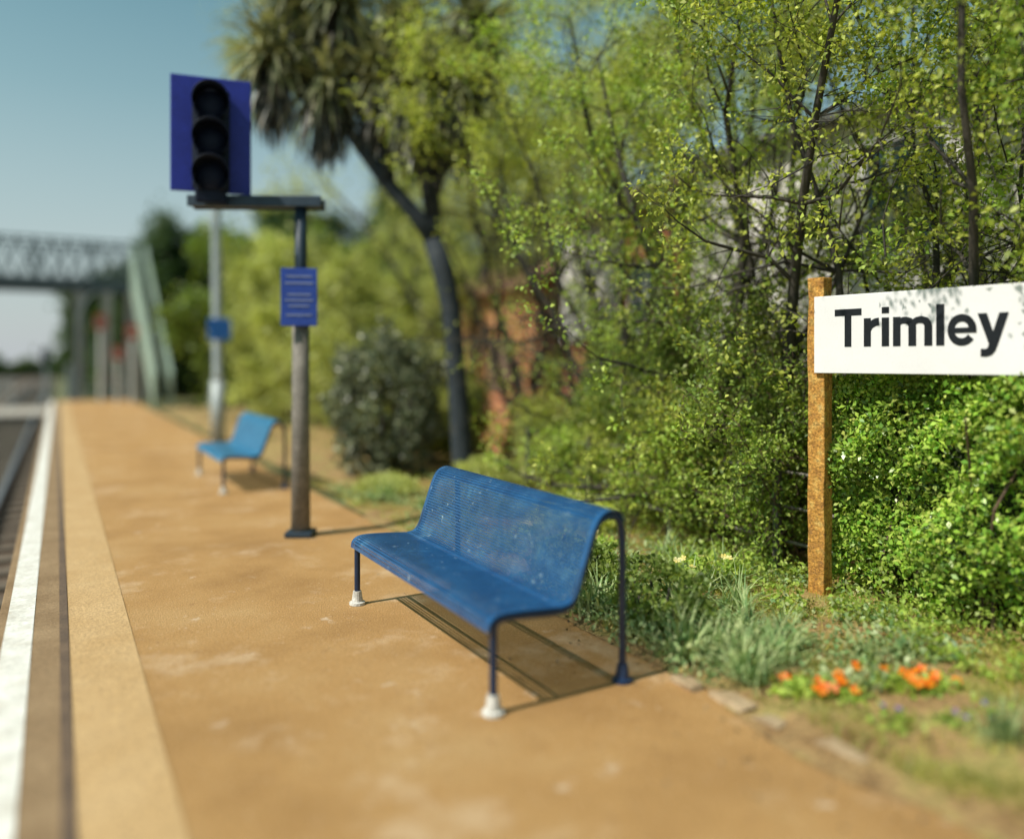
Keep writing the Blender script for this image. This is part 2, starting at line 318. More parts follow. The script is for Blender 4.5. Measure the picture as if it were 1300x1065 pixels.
for i,(x,y,h) in enumerate([(4.6,43,8.8),(8.0,44,9.6),(12.5,43,10.5),(17,41,11),(8,32,7.6),(13,33,9),(3.2,47,7)]):
    T('broadleaf_tree',(x,y,-.6),'tall green tree beyond the footbridge','tree',60+i,height=h*.88,spread=.42,r0=.16,leaves=14,lsize=.34,leaf='leafDark' if i!=4 else 'leafShade',sig=.3,stems=4,group='tall trees beyond the footbridge')

def round_shrub(loc,rx,ry,h,label,seed,leaf,n,ls):
    rng=np.random.default_rng(seed)
    e=empty('evergreen_shrub',loc,label,'shrub')
    b=B()
    for k in range(9):
        a=k*.7; b.tube([(math.cos(a)*rx*.1,math.sin(a)*ry*.1,-.05),(math.cos(a)*rx*.4,math.sin(a)*ry*.4,h*.4),(math.cos(a)*rx*.6,math.sin(a)*ry*.6,h*.75)],[.02*h+.006,.012*h+.004,.005],5)
    b.obj('stem',M['bark'],e)
    d=unit(rng.normal(size=(n,3))); r=rng.uniform(.35,1,(n,1))**.4
    bump=1+.16*np.sin(d[:,:1]*7+1)*np.cos(d[:,1:2]*6)+.12*np.sin(d[:,2:3]*9+d[:,:1]*5)
    P=d*r*bump*np.array([rx,ry,h*.52])+np.array([0,0,h*.5]); P=P[P[:,2]>.03]
    P=P[clumps(P+np.array(loc),1.6)>-.75]
    quads_mesh('foliage',leaf_quads(P,ls,rng,aspect=.6),M[leaf],e)
    return e
round_shrub((3.85,10.1,0),.75,.85,1.95,'dense dark grey-green evergreen shrub with pale leaf edges',71,'leafGrey',12500,.075)
round_shrub((4.3,7.9,0),.45,.6,.45,'low green shrub beside the palm trunk',73,'leafPale',4000,.05)
round_shrub((3.3,8.6,0),.35,.45,.26,'low spreading pale green plant at the bed edge',74,'leafPale',2500,.045)
round_shrub((4.1,6.0,0),.35,.5,.30,'low yellow-green plant in the flower bed',75,'leafY',3500,.045)
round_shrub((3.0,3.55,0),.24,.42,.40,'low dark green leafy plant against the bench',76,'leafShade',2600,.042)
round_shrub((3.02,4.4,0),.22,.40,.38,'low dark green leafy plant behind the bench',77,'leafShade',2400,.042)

# cabbage palm
def palm():
    base=(4.46,8.97,0)
    e=empty('cabbage_palm_tree',base,'tall cabbage palm with curved dark trunk and drooping sword leaves','palm tree')
    bx,by,_=base
    def L(p): return (p[0]-bx,p[1]-by,p[2])
    b=B()
    b.tube([L(p) for p in [(4.47,8.97,-.1),(4.46,8.97,.3),(4.40,9.0,1.2),(4.33,9.04,2.2),(4.24,9.09,2.7),(4.12,9.15,3.1)]],[.17,.14,.125,.12,.135,.12],12)
    br=[[(4.14,9.14,3.05),(3.95,9.25,3.4),(3.6,9.45,3.85),(3.2,9.7,4.5),(2.95,9.85,5.1)],
        [(4.14,9.14,3.0),(4.12,9.17,3.6),(4.05,9.2,4.2),(4.05,9.2,4.95)],
        [(3.62,9.44,3.82),(3.6,9.5,4.6),(3.55,9.5,5.2)],
        [(3.2,9.7,4.5),(2.75,9.95,4.9),(2.35,10.15,5.4)],
        [(4.05,9.2,4.2),(4.3,9.05,5.2),(4.55,8.9,5.8)],
        [(3.6,9.5,4.6),(3.3,9.7,5.5),(3.1,9.8,6.1)],
        [(2.75,9.95,4.9),(2.6,10.2,5.6),(2.6,10.3,6.2)],
        [(3.55,9.5,4.9),(3.8,9.6,5.5),(3.85,9.6,5.9)],
        [(4.12,9.17,3.7),(4.2,9.0,4.3),(4.25,8.75,4.9)],
        [(4.13,9.16,3.4),(3.95,9.1,4.2),(3.8,9.0,4.9)]]
    for q in br:
        n=len(q); b.tube([L(p) for p in q],[.105-.03*i/(n-1) for i in range(n)],9)
    b.obj('trunk',M['barkdark'],e,smooth=True)
    heads=[q[-1] for q in br]
    rng=np.random.default_rng(5)
    def swords(n,hd,lo,hi,length,droop,w):
        out=[]
        az=rng.uniform(0,2*np.pi,n); el=rng.uniform(lo,hi,n)
        for a,q in zip(az,el):
            ln=length*rng.uniform(.75,1.15); d=np.array([math.cos(a)*math.cos(q),math.sin(a)*math.cos(q),math.sin(q)])
            p=np.array(L(hd))+rng.normal(size=3)*.08; side=np.array([-math.sin(a),math.cos(a),0])
            ns=5; pr=p; pw=w*.5
            for i in range(1,ns+1):
                d=d+np.array([0,0,-droop*(.3+i*.25)/ns*1.4]); d/=np.linalg.norm(d)
                np_=pr+d*ln/ns; nw=w*(1-(i/ns)**2)*.5+.002 if i>1 else w*.6
                out+= [pr-side*pw,pr+side*pw,np_+side*nw,np_-side*nw]; pr=np_; pw=nw
        return out
    V=[];D=[]
    for h in heads:
        V+=swords(230,h,-.9,1.45,.85,.8,.055)
        D+=swords(150,(h[0],h[1],h[2]-.15),-1.4,-.5,.8,.8,.05)
        D+=swords(80,(h[0],h[1],h[2]-.5),-1.5,-.8,.6,.7,.05)
    quads_mesh('crown',np.array(V),M['palm'],e)
    o=quads_mesh('dead_leaf_skirt',np.array(D),M['palmdead'],e)
    o['label']='hanging skirt of dead brown palm leaves'
palm()

# ------------------------------------------------------------------ privet hedge under the sign
def hedge():
    rng=np.random.default_rng(8)
    y0,y1,x0,x1,h=.2,3.46,4.38,5.2,1.46
    e=empty('privet_hedge',(4.85,1.8,0),'dense trimmed green privet hedge beneath the station sign','hedge')
    b=B()
    for k in range(46):
        y=rng.uniform(y0,y1); x=rng.uniform(x0+.08,x1)
        b.tube([(x,y,-.03),(x+rng.normal()*.04,y+rng.normal()*.06,.3),(x+rng.normal()*.08,y+rng.normal()*.12,.75),(x+rng.normal()*.1,y+rng.normal()*.2,1.25)],[.013,.011,.009,.005],5)
    b.v=[(v[0]-4.85,v[1]-1.8,v[2]) for v in b.v]; b.obj('stem',M['twig'],e)
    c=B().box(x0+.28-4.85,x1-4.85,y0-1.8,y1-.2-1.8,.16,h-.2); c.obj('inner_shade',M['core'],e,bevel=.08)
    n=42000
    Y=rng.uniform(y0,y1,n); Z=h*rng.random(n)
    depth=rng.exponential(.06,n)
    lump=.06*np.sin(Y*6.1+Z*3)+.045*np.sin(Z*9+Y*2.7)+.03*np.sin(Y*15+Z*13)
    X=x0+.04+lump+depth+.10*(Z<.25)*(.25-Z)*4
    keep=rng.random(n)<np.clip(.2+Z*2.0,0,1)
    A=np.stack([X,Y,Z],1)[keep]
    cc=clumps(A,2.2); A=A[(cc>-.85)|(A[:,0]>x0+.2)]
    n2=9000
    Y2=rng.uniform(y0,y1,n2); X2=rng.uniform(x0,x1,n2); Z2=h-rng.exponential(.05,n2)+.04*np.sin(Y2*9)+.03*np.sin(X2*12+Y2*4)
    n3=5000
    X3=rng.uniform(x0,x1,n3); Z3=rng.uniform(.1,h,n3); Y3=y1-rng.exponential(.06,n3)+.05*np.sin(Z3*7)
    P=np.concatenate([A,np.stack([X2,Y2,Z2],1),np.stack([X3,Y3,Z3],1)])-np.array([4.85,1.8,0])
    quads_mesh('foliage',leaf_quads(P,.041,rng,aspect=.55,bias=(-.8,-.2,.6)),M['leafH'],e)
hedge()

# ------------------------------------------------------------------ sign
def lettering():
    b=B(); z=[.0130]; xh=.735
    def poly(pts):
        z[0]+=.0002; n=len(pts); b.add([(x,y,z[0]) for x,y in pts],[tuple(range(n))])
    def rect(x0,x1,y0,y1): poly([(x0,y0),(x1,y0),(x1,y1),(x0,y1)])
    def stroke(path,w):
        P=[Vector(p) for p in path]; m=len(P); L=[];R=[]
        for i,p in enumerate(P):
            t=(P[min(i+1,m-1)]-P[max(i-1,0)]).normalized(); nn=Vector((-t.y,t.x)); ww=w[i] if hasattr(w,'__len__') else w
            L.append(p+nn*ww/2); R.append(p-nn*ww/2)
        z[0]+=.0002; vs=[(q.x,q.y,z[0]) for q in L+R]
        b.add(vs,[(i,m+i,m+i+1,i+1) for i in range(m-1)])
    def arc(cx,cy,rx,ry,a0,a1,n=16,p=1.0):
        out=[]
        for i in range(n+1):
            a=math.radians(a0+(a1-a0)*i/n); c,q=math.cos(a),math.sin(a)
            out.append((cx+rx*math.copysign(abs(c)**p,c),cy+ry*math.copysign(abs(q)**p,q)))
        return out
    s=.215
    x=0; rect(x,x+.85,.82,1); rect(x+.425-s/2,x+.425+s/2,0,.82)
    x=.92; rect(x,x+s,0,xh); stroke([(x+.13,.38)]+arc(x+.44,.38,.28,.255,160,95,8)+[(x+.46,.637)],[.13,.14,.15,.165,.18,.19,.195,.2,.2,.2,.2])
    x=1.46; rect(x,x+s,0,xh); rect(x,x+s,.84,1)
    x=1.79; rect(x,x+s,0,xh)
    for ox in (0,.44):
        stroke(arc(x+.3275+ox,.46,.22,.185,165,0,16,.92)+[(x+.5475+ox,.3),(x+.5475+ox,0)],[.13]*3+[.16]*4+[.175]*4+[.20]*4+[.215]*4)
    x=2.99; rect(x,x+s,0,1)
    x=3.28; cx,cy=x+.375,.362
    stroke([(cx+.275,cy-.065),(cx+.275,cy)]+arc(cx,cy,.275,.286,6,325,32,.96),[.195]*2+[.195]*3+[.18]*28+[.185]*2)
    rect(x+.13,x+.745,.29,.415)
    x=4.05; poly([(x,xh),(x+.23,xh),(x+.49,.0),(x+.285,-.0)]); poly([(x+.53,xh),(x+.755,xh),(x+.475,-.05),(x+.265,-.02)])
    stroke([(x+.375,.0),(x+.355,-.08),(x+.30,-.155),(x+.21,-.185),(x+.08,-.18)],[.205,.2,.19,.18,.175])
    return b
def sign():
    O=Vector((4.256,3.41,0)); t=Vector((.158,-.987,0)).normalized()
    nrm=t.cross(Vector((0,0,1)))
    e=empty('station_sign',O,'white station name sign with black lettering on lichen-covered posts','sign')
    rot=Matrix((( t.x,0,nrm.x),(t.y,0,nrm.y),(0,1,0))).to_4x4()
    p=B().box(-.03,1.25,1.48,1.972,-.012,.012); o=p.obj('panel',M['signwhite'],e,bevel=.004); o.matrix_local=rot
    p=B().box(-.02,1.24,1.54,1.58,-.045,-.0125).box(-.02,1.24,1.87,1.91,-.045,-.0125); o=p.obj('bracket',M['galv'],e); o.matrix_local=rot
    b=lettering(); k=.985/4.805
    b.v=[(x*k+.112,y*.236+1.646,z) for x,y,z in b.v]
    lo=b.obj('lettering',M['letter'],e); lo.matrix_local=rot
    for tt in (-.035,1.31):
        rng=random.Random(int(tt*10)); b=B()
        n=16; vs=[];fs=[]
        for i in range(n+1):
            z=-.1+2.2*i/n; w=.058
            for (a,c) in((-1,-1),(1,-1),(1,1),(-1,1)):
                vs.append((tt+a*w+rng.uniform(-.005,.005),z,-.068+c*.05+rng.uniform(-.004,.004)))
        for i in range(n):
            for k in range(4):
                k2=(k+1)%4; fs.append((i*4+k,i*4+k2,(i+1)*4+k2,(i+1)*4+k))
        fs.append((3,2,1,0)); fs.append(tuple(n*4+k for k in range(4)))
        b.add(vs,fs)
        o=b.obj('post',M['rustpost'],e,bevel=.006); o.matrix_local=rot
        o['label']='square post covered in orange lichen'
sign()

# ------------------------------------------------------------------ benches
def catmull(P,n):
    out=[];P=[Vector(p) for p in P]; Q=[P[0]*2-P[1]]+P+[P[-1]*2-P[-2]]
    for i in range(1,len(Q)-2):
        a,b,c,d=Q[i-1:i+3]
        for k in range(n):
            t=k/n; out.append(.5*((2*b)+(c-a)*t+(2*a-5*b+4*c-d)*t*t+(3*b-a-3*c+d)*t**3))
    out.append(P[-1]); return out
def resample(P,step):
    L=[0]
    for a,b in zip(P,P[1:]): L.append(L[-1]+(b-a).length)
    n=max(2,round(L[-1]/step)); out=[];j=0
    for i in range(n+1):
        s=L[-1]*i/n
        while j<len(L)-2 and L[j+1]<s: j+=1
        u=(s-L[j])/max(L[j+1]-L[j],1e-9); out.append(P[j].lerp(P[j+1],min(u,1)))
    return out
def perf(profile,y0,y1,step,hole,edge_rows=1,edge_cols=2):
    pr=resample(profile,step); ny=round((y1-y0)/step); b=B()
    dy=(y1-y0)/ny; vs=[];fs=[]; nr=len(pr)
    for p in pr:
        for j in range(ny+1): vs.append((p.x,y0+j*dy,p.y))
    for i in range(nr-1):
        for j in range(ny):
            a=i*(ny+1)+j; q=(a,a+1,a+ny+2,a+ny+1)
            if i<edge_rows or i>=nr-1-edge_rows or j<edge_cols or j>=ny-edge_cols: fs.append(q); continue
            c=[Vector(vs[k]) for k in q]; m=sum(c,Vector())/4; o=len(vs)
            for k in c: vs.append(tuple(m+(k-m)*hole))
            for k in range(4): fs.append((q[k],q[(k+1)%4],o+(k+1)%4,o+k))
    b.add(vs,fs); return b
def bench(loc):
    e=empty('park_bench',loc,'deep blue perforated steel bench with rolled backrest on dark tube legs','bench','blue platform benches')
    W=1.86
    seatp=catmull([(-.035,.365),(-.025,.405),(.02,.432),(.12,.434),(.25,.425),(.34,.418)],8)
    backp=catmull([(.345,.418),(.40,.43),(.435,.475),(.465,.56),(.50,.66),(.535,.755),(.575,.815),(.635,.838),(.69,.82),(.715,.775)],8)
    for nm,pf in (('seat',seatp),('backrest',backp)):
        o=perf(pf,.0,W,.0175,.58).obj(nm,M['bench'],e,smooth=False); md=o.modifiers.new('s','SOLIDIFY'); md.thickness=.003
    for y in (.02,W-.02):
        path=[(0,.0),(0,.2),(0,.33),(.005,.39),(.04,.412),(.14,.410),(.30,.398),(.39,.405),(.435,.45),(.48,.56),(.52,.67),(.555,.76),(.59,.795),(.64,.81),(.69,.79),(.71,.73),(.715,.6),(.715,.3),(.715,0)]
        pts=[(p.x,y,p.y) for p in catmull(path,4)]
        B().tube(pts,.0185,10).obj('frame',M['benchframe'],e,smooth=True)
        for x in (0,.715):
            f=B().tube([(x,y,0),(x,y,.015),(x,y,.02),(x,y,.085)],[.052,.05,.036,.026],14).obj('foot',M['foot'] if x==0 else M['benchframe'],e,smooth=False)
            if x==0: f['label']='white painted round foot'
    for x,z in ((.03,.395),(.38,.395),(.60,.79)):
        B().tube([(x,.03,z),(x,W-.03,z)],.012,8).obj('crossbar',M['benchframe'],e,smooth=True)
    return e
b1=bench((1.665,3.03,0.002))
copy_thing(b1,(1.70,9.75,0.002),label='perforated steel bench near the signal post, its blue coloured lighter turquoise as if sunlit',swap=(M['bench'],M['benchsunlit']))

# ------------------------------------------------------------------ signal
def signal():
    x,y=1.885,7.05
    e=empty('railway_signal',(x,y,0),'three-lamp railway signal with blue backboard on a bracketed post','railway signal')
    e.rotation_euler=(0,0,math.radians(-28))
    B().tube([(0,0,-.05),(0,0,1.0),(0,0,1.95)],[.088,.08,.075],12).obj('post',M['postwood'],e,smooth=True)
    B().tube([(0,0,1.951),(0,0,2.93)],.055,12).obj('upper_post',M['darksteel'],e,smooth=True)
    B().box(-.12,.12,-.12,.12,0,.05).obj('base_plate',M['darksteel'],e,bevel=.01)
    B().box(-.97,.20,-.07,.07,2.935,2.995).box(-.97,.20,-.10,-.071,2.925,3.02).box(-.97,.2,.071,.10,2.925,3.02).obj('bracket_arm',M['darksteel'],e,bevel=.006)
    cx=-.79; yb=-.05; R=18
    B().box(cx-.335,cx+.335,yb,yb+.02,3.05,4.07).turn(cx,R).obj('backboard',M['signblue'],e,bevel=.008)
    B().box(cx-.155,cx+.155,yb-.12,yb-.002,3.06,3.93).box(cx-.06,cx+.06,yb-.08,yb-.01,3.022,3.06).box(cx-.13,cx+.13,yb-.16,yb-.122,2.93,3.85).turn(cx,R).obj('lamp_housing',M['black'],e,bevel=.02)
    for z in (3.78,3.47,3.16):
        b=B(); n=18; vs=[];fs=[]
        rings=[(.150,yb-.121),(.154,yb-.32)]
        for r,yy in rings:
            for k in range(n+1):
                a=math.radians(-60+300*k/n); vs.append((cx+r*math.cos(a),yy-(.04*math.sin(a) if yy<yb-.2 else 0),z+r*math.sin(a)))
        for k in range(n): fs.append((k,k+1,n+1+k+1,n+1+k))
        b.add(vs,fs).turn(cx,R); o=b.obj('hood',M['black'],e,smooth=True)
        md=o.modifiers.new('s','SOLIDIFY'); md.thickness=.008
        B().tube([(cx,yb-.161,z),(cx,yb-.18,z),(cx,yb-.19,z)],[.125,.115,.03],18).turn(cx,R).obj('lens',M['black'],e,smooth=True)
signal()
def plate_sign():
    e=empty('notice_sign',(1.845,6.955,1.87),'small blue notice plate with white lines fixed to the signal post','sign')
    e.rotation_euler=(0,0,math.radians(-20))
    B().box(-.155,.155,-.012,.006,0,.51).obj('plate',M['blueplate'],e,bevel=.004)
    b=B()
    for z,w in ((.43,.11),(.37,.12),(.27,.10),(.22,.12),(.17,.09),(.09,.11)): b.box(-w,w,-.0165,-.0125,z,z+.012)
    b.obj('marking',M['platewhite'],e)
plate_sign()
def lamp():
    e=empty('lamp_post',(2.72,16.2,0),'galvanised lamp post with a small bright blue plate','lamp post')
    B().tube([(0,0,-.05),(0,0,1.2)],.14,12).obj('lower_post',M['galv'],e,smooth=True)
    B().tube([(0,0,1.201),(0,0,1.3),(-.04,0,4.6),(-.05,0,4.9)],[.13,.1,.085,.07],12).obj('post',M['galv'],e,smooth=True)
    B().box(-.35,.05,-.1,.1,4.9,5.0).obj('lamp_head',M['galv'],e,bevel=.03)
    B().box(-.21,.21,-.17,-.15,1.98,2.40).obj('plate',M['cyanplate'],e,bevel=.01)
lamp()

# ------------------------------------------------------------------ fence
def fence():
    e=empty('wire_fence',(4.48,3.6,0),'weathered grey post and rail fence in front of brambles','fence')
    b=B()
    for z in (.27,.52,.77): b.tube([(.10,-.1,z-.02),(.03,1,z+.01),(.0,2,z+.02),(.02,3,z-.03),(.1,3.9,z)],.012,6)
    b.obj('rail',M['fence'],e)
    for k in range(4):
        y=.35+k*1.15
        B().box(-.024,.024,y-.024,y+.024,-.05,.86).obj('post',M['fencedark'],e,bevel=.005)
fence()

# ------------------------------------------------------------------ structures: ground, platform, track
def ground():
    xs=[-400,-60,-20,-8,-1,.0,.9,1.2,2,2.65,4,6,10,20,60,400]; ys=[-60,-20,-8,-2,0,3,6,12,20,30,36.5,38,42,60,120,500]
    vs=[];fs=[]
    for y in ys:
        for x in xs:
            z=-1.0 if (x<1 or y>37) else -.03
            vs.append((x,y,z))
    nx=len(xs)
    for j in range(len(ys)-1):
        for i in range(nx-1): a=j*nx+i; fs.append((a,a+1,a+nx+1,a+nx))
    struct(B().add(vs,fs).obj('ground',M['ground']))
ground()
struct(B().box(-.27,2.66,-8,36.4,-1.1,0).obj('platform',M['tarmac']))
b=B().box(-.285,-.271,-8,36.4,-1.0,-.09); struct(b.obj('platform_face',M['platside']))
def sheet(x0,x1,y0,y1,z): return B().add([(x0,y0,z),(x1,y0,z),(x1,y1,z),(x0,y1,z)],[(0,1,2,3)])
struct(B().box(-.31,.055,-8,36.4,-.085,.006).obj('platform_coping',M['coping'],bevel=.006))
struct(sheet(-.262,-.122,-8,36.4,.010).obj('white_line',M['whiteline']))
struct(sheet(.010,.054,-8,36.4,.010).obj('coping_joint',M['joint']))
struct(sheet(.058,.37,-8,36.4,.005).obj('yellow_strip',M['tan']))
struct(sheet(-9,-.29,-8,300,-.93).obj('ballast',M['ballast']))
def track(x,name):
    b=B()
    for dx in (0,-1.435): b.box(x+dx-.035,x+dx+.035,-8,300,-.87,-.74)
    r=b.obj(name,M['rail']); struct(r)
    s=B()
    for k in range(150): s.box(x-2.0,x+.55,-6+k*.7,-6+k*.7+.24,-.95,-.885)
    s.obj('sleeper',M['sleeper'],r)
track(-.86,'railway_track'); track(-4.3,'railway_track')
struct(sheet(-30,30,40,47,-.735).obj('road',M['road']))
def bed():
    rng=np.random.default_rng(1); nx,ny=40,160; vs=[];fs=[]
    for j in range(ny+1):
        y=-1+30*(j/ny)**1.4
        for i in range(nx+1):
            e0=2.60+.06*math.sin(y*2.3)+.04*math.sin(y*5.1)+rng.normal()*.012*(i==0)+(.25*min(1,max(0,(y-5)/6)))
            x=e0+(6.4-e0)*i/nx
            z=.006+.03*min(1,i/5)+.018*min(1,i/2)*math.sin(x*7+y*3)*math.sin(y*6)+rng.normal()*.006*(i>0)
            vs.append((x,y,z))
    for j in range(ny):
        for i in range(nx): a=j*(nx+1)+i; fs.append((a,a+1,a+nx+2,a+nx+1))
    struct(B().add(vs,fs).obj('flower_bed_soil',M['soil'],smooth=True))
bed()
def blades(P,h,w,rng,lean=.5):
    n=len(P); hh=h*rng.uniform(.4,1.2,(n,1)); a=rng.uniform(0,2*np.pi,n)
    side=np.stack([np.cos(a),np.sin(a),0*a],1)*w; ln=np.stack([rng.normal(size=n)*lean,rng.normal(size=n)*lean,np.ones(n)],1)*hh
    V=np.empty((n,4,3)); V[:,0]=P-side; V[:,1]=P+side; V[:,2]=P+ln+side*.1; V[:,3]=P+ln-side*.1
    return V.reshape(-1,3)
def postclear(P):
    # trodden strip in front of the sign post stays low
    d=np.abs(P[:,1]-P[:,0]*.809+.02)
    return ~((d<.09)&(P[:,0]>3.55)&(P[:,0]<4.3)&(P[:,2]>.055))
rng=np.random.default_rng(4)
n=48000
P=np.stack([rng.uniform(2.72,4.9,n),1.0+9*rng.random(n)**1.5,np.full(n,.025)],1)
f=np.sin(P[:,0]*5+1)*np.sin(P[:,1]*4)+.6*np.sin(P[:,0]*11+P[:,1]*9)
P=P[(f+rng.normal(size=n)*.5>.1)|((P[:,0]>3.7)&(rng.random(n)<.75))]
o=quads_mesh('grass',blades(P,.06,.0035,rng,.8),M['grass']); o['kind']='stuff'
n=15000
P=np.stack([rng.uniform(2.75,4.6,n),2.3+7*rng.random(n)**1.2,rng.uniform(.02,.12,n)],1)
f=np.sin(P[:,0]*3.3+2)*np.sin(P[:,1]*2.6+1)+.5*np.sin(P[:,0]*9+P[:,1]*7)
P=P[(f>-.05)&postclear(P)]
P2=np.stack([rng.uniform(2.62,3.4,2500),rng.uniform(2.75,4.6,2500),rng.uniform(.03,.16,2500)],1)
o=quads_mesh('ground_cover',leaf_quads(np.concatenate([P,P2]),.040,rng),M['strap']); o['kind']='stuff'
P3=np.stack([rng.uniform(3.75,4.5,9000),rng.uniform(1.6,4.8,9000),.02+rng.random(9000)**2*.18],1); P3=P3[(clumps(P3,1.5)>-.3)&postclear(P3)]
o=quads_mesh('leafy_ground_cover',leaf_quads(P3,.038,rng),M['leafG']); o['kind']='stuff'
n=420
P=np.stack([2.66-np.abs(rng.normal(size=n))*.35,rng.uniform(1.2,12,n),np.full(n,.004)],1); P=P[(P[:,0]>.5)]
o=quads_mesh('leaf_litter',leaf_quads(P,.022,rng,bias=(0,0,3),fold=.1),M['palmdead']); o['kind']='stuff'
def clump_mesh(seed,n,h,w):
    r=np.random.default_rng(seed); out=[]
    for _ in range(n):
        a=r.uniform(0,2*np.pi); q=r.uniform(.5,1.45); d=np.array([math.cos(a)*math.cos(q),math.sin(a)*math.cos(q),math.sin(q)]); p=np.array([r.normal()*.05,r.normal()*.05,0.]); sd=np.array([-math.sin(a),math.cos(a),0]); ln=h*r.uniform(.5,1.2); pw=w*.5
        for i in range(1,5):
            d=d+np.array([0,0,-.16*i*.6]); d/=np.linalg.norm(d); q2=p+d*ln/4; nw=w*.5*(1-(i/4)**2)+.0008
            out+=[p-sd*pw,p+sd*pw,q2+sd*nw,q2-sd*nw]; p=q2; pw=nw
    return np.array(out)
pos=[(2.98,3.0),(3.12,2.78),(2.86,2.72),(3.3,3.15),(3.05,3.35),(3.4,2.95),(3.0,3.75),(3.35,3.7),(3.6,3.5),(2.95,4.2),(3.3,4.4),(3.7,4.1),(3.05,4.8),(3.5,5.1),(3.1,5.5),(3.6,5.9),(3.2,6.4),(3.75,6.7),(3.3,7.4),(3.1,8.2),(2.82,3.1),(2.85,3.45),(2.8,3.9),(3.85,3.9),(4.0,4.6),(3.2,3.0),(3.3,1.75),(3.75,2.5),(3.55,2.55)]
ms=[quads_mesh('daffodil_clump',clump_mesh(s,95,.32,.013),M['strap']) for s in (1,2,3)]
for i,(x,y) in enumerate(pos):
    o=ms[i] if i<3 else ms[i%3].copy()
    if i>=3: COL.objects.link(o)
    o.location=(x,y,.03); o.rotation_euler=(0,0,i*1.7); s=random.uniform(.7,1.15) if i<26 else .6; o.scale=(s,s,s)
    tag(o,'clump of grey-green strap leaves growing in the flower bed','plant','leafy clumps in the flower bed')
def flower(loc,mat,label,seed,n=7,R=.022,spread=.05,fol=120):
    r=np.random.default_rng(seed); e=empty('flowering_plant',loc,label,'flowers')
    P=np.stack([r.normal(size=fol)*.05,r.normal(size=fol)*.05,r.uniform(0,.05,fol)],1)
    quads_mesh('foliage',leaf_quads(P,.04,r,aspect=.6),M['leafG'],e)
    V=[]
    for k in range(n):
        c=np.array([r.normal()*spread,r.normal()*spread,r.uniform(.04,.09)]); nr=unit(np.array([[-.5+r.normal()*.3,-.5+r.normal()*.3,.9]]))[0]
        u=np.cross(nr,[0,0,1.]);u/=np.linalg.norm(u);v=np.cross(nr,u)
        for j in range(5):
            a=j*2*np.pi/5+r.uniform(0,.3); a1,a2=a-.5,a+.5
            V+=[c,c+R*(u*math.cos(a1)+v*math.sin(a1))*.9,c+R*1.1*(u*math.cos(a)+v*math.sin(a))+nr*.004,c+R*(u*math.cos(a2)+v*math.sin(a2))*.9]
    quads_mesh('blossom',np.array(V),M[mat],e)
for i,(x,y,n) in enumerate([(3.02,2.42,5),(3.09,2.35,6),(2.92,2.49,2),(3.46,2.24,5),(3.53,2.17,6),(3.40,2.32,2)]):
    flower((x,y,.03),'orange','small orange flowering bedding plant in the flower bed',100+i,n,.026)
for i,(x,y) in enumerate([(3.25,1.93),(3.42,1.88),(3.05,2.05)]):
    flower((x,y,.025),'purple','tiny purple flowering bedding plant in bare earth',130+i,2,.013,.04,50)
for i,(x,y) in enumerate([(3.45,3.75),(3.7,3.95),(3.15,4.1),(3.8,3.7),(3.5,4.7),(3.3,5.4)]):
    flower((x,y,.2),'yellow','pale yellow daffodil blooms among strap leaves',150+i,2)
for i,(x,y,l) in enumerate([(2.62,2.84,.16),(2.66,2.60,.2),(2.65,2.36,.15),(2.69,2.02,.2)]):
    r=random.Random(i); b=B().box(-.045,.045,-l/2,l/2,-.03,.018)
    b.v=[(a+r.uniform(-.025,.025),c+r.uniform(-.03,.03),d+r.uniform(-.01,.008)) for a,c,d in b.v]
    o=b.obj('edging_stone',M['stone'],bevel=.012,loc=(x,y,.010)); o.rotation_euler=(0,0,r.uniform(-.3,.3))
    tag(o,'worn tan edging stone half sunk beside the flower bed','edging stone','edging stones of the flower bed')

# ------------------------------------------------------------------ buildings
def empty_child(name,par):
    o=bpy.data.objects.new(name,None); o.empty_display_size=.1; COL.objects.link(o); o.parent=par; return o
def window(e,x,y0,y1,z0,z1,nx=2,nz=2):
    w=empty_child('window',e)
    B().add([(x-.01,y0,z0),(x-.01,y1,z0),(x-.01,y1,z1),(x-.01,y0,z1)],[(0,1,2,3)]).obj('pane',M['glass'],w)
    b=B(); t=.06
    b.box(x-.05,x-.012,y0,y1,z0,z0+t).box(x-.05,x-.012,y0,y1,z1-t,z1)
    b.box(x-.05,x-.012,y0,y0+t,z0+t,z1-t).box(x-.05,x-.012,y1-t,y1,z0+t,z1-t)
    for k in range(1,nx): yy=y0+(y1-y0)*k/nx; b.box(x-.045,x-.014,yy-.025,yy+.025,z0+t,z1-t)
    for k in range(1,nz): zz=z0+(z1-z0)*k/nz; b.box(x-.042,x-.016,y0+t,y1-t,zz-.018,zz+.018)
    b.obj('frame',M['frame'],w)
    B().box(x-.1,x-.003,y0-.06,y1+.06,z0-.07,z0-.002).obj('sill',M['frame'],w)
def house(loc,w,d,h,ridge,wall,roof,label,name,cat='house'):
    e=empty(name,loc,label,cat)
    b=B().box(0,w,0,d,-.2,h); b.add([(0,0,h),(w,0,h),(w/2,0,ridge)],[(0,1,2)]); b.add([(0,d,h),(w,d,h),(w/2,d,ridge)],[(0,1,2)]); b.obj('wall',M[wall],e)
    o=.25; s=(ridge-h)/(w/2); r=B()
    for sx,ex in((-o,w/2),(w+o,w/2)):
        z0=h-s*o+.02
        r.add([(sx,-o,z0),(sx,d+o,z0),(ex,d+o,ridge+.02),(ex,-o,ridge+.02),(sx,-o,z0+.1),(sx,d+o,z0+.1),(ex,d+o,ridge+.12),(ex,-o,ridge+.12)],[(0,1,2,3),(7,6,5,4),(0,4,5,1),(1,5,6,2),(3,2,6,7),(0,3,7,4)])
    ro=r.obj('roof',M[roof],e)
    return e,ro
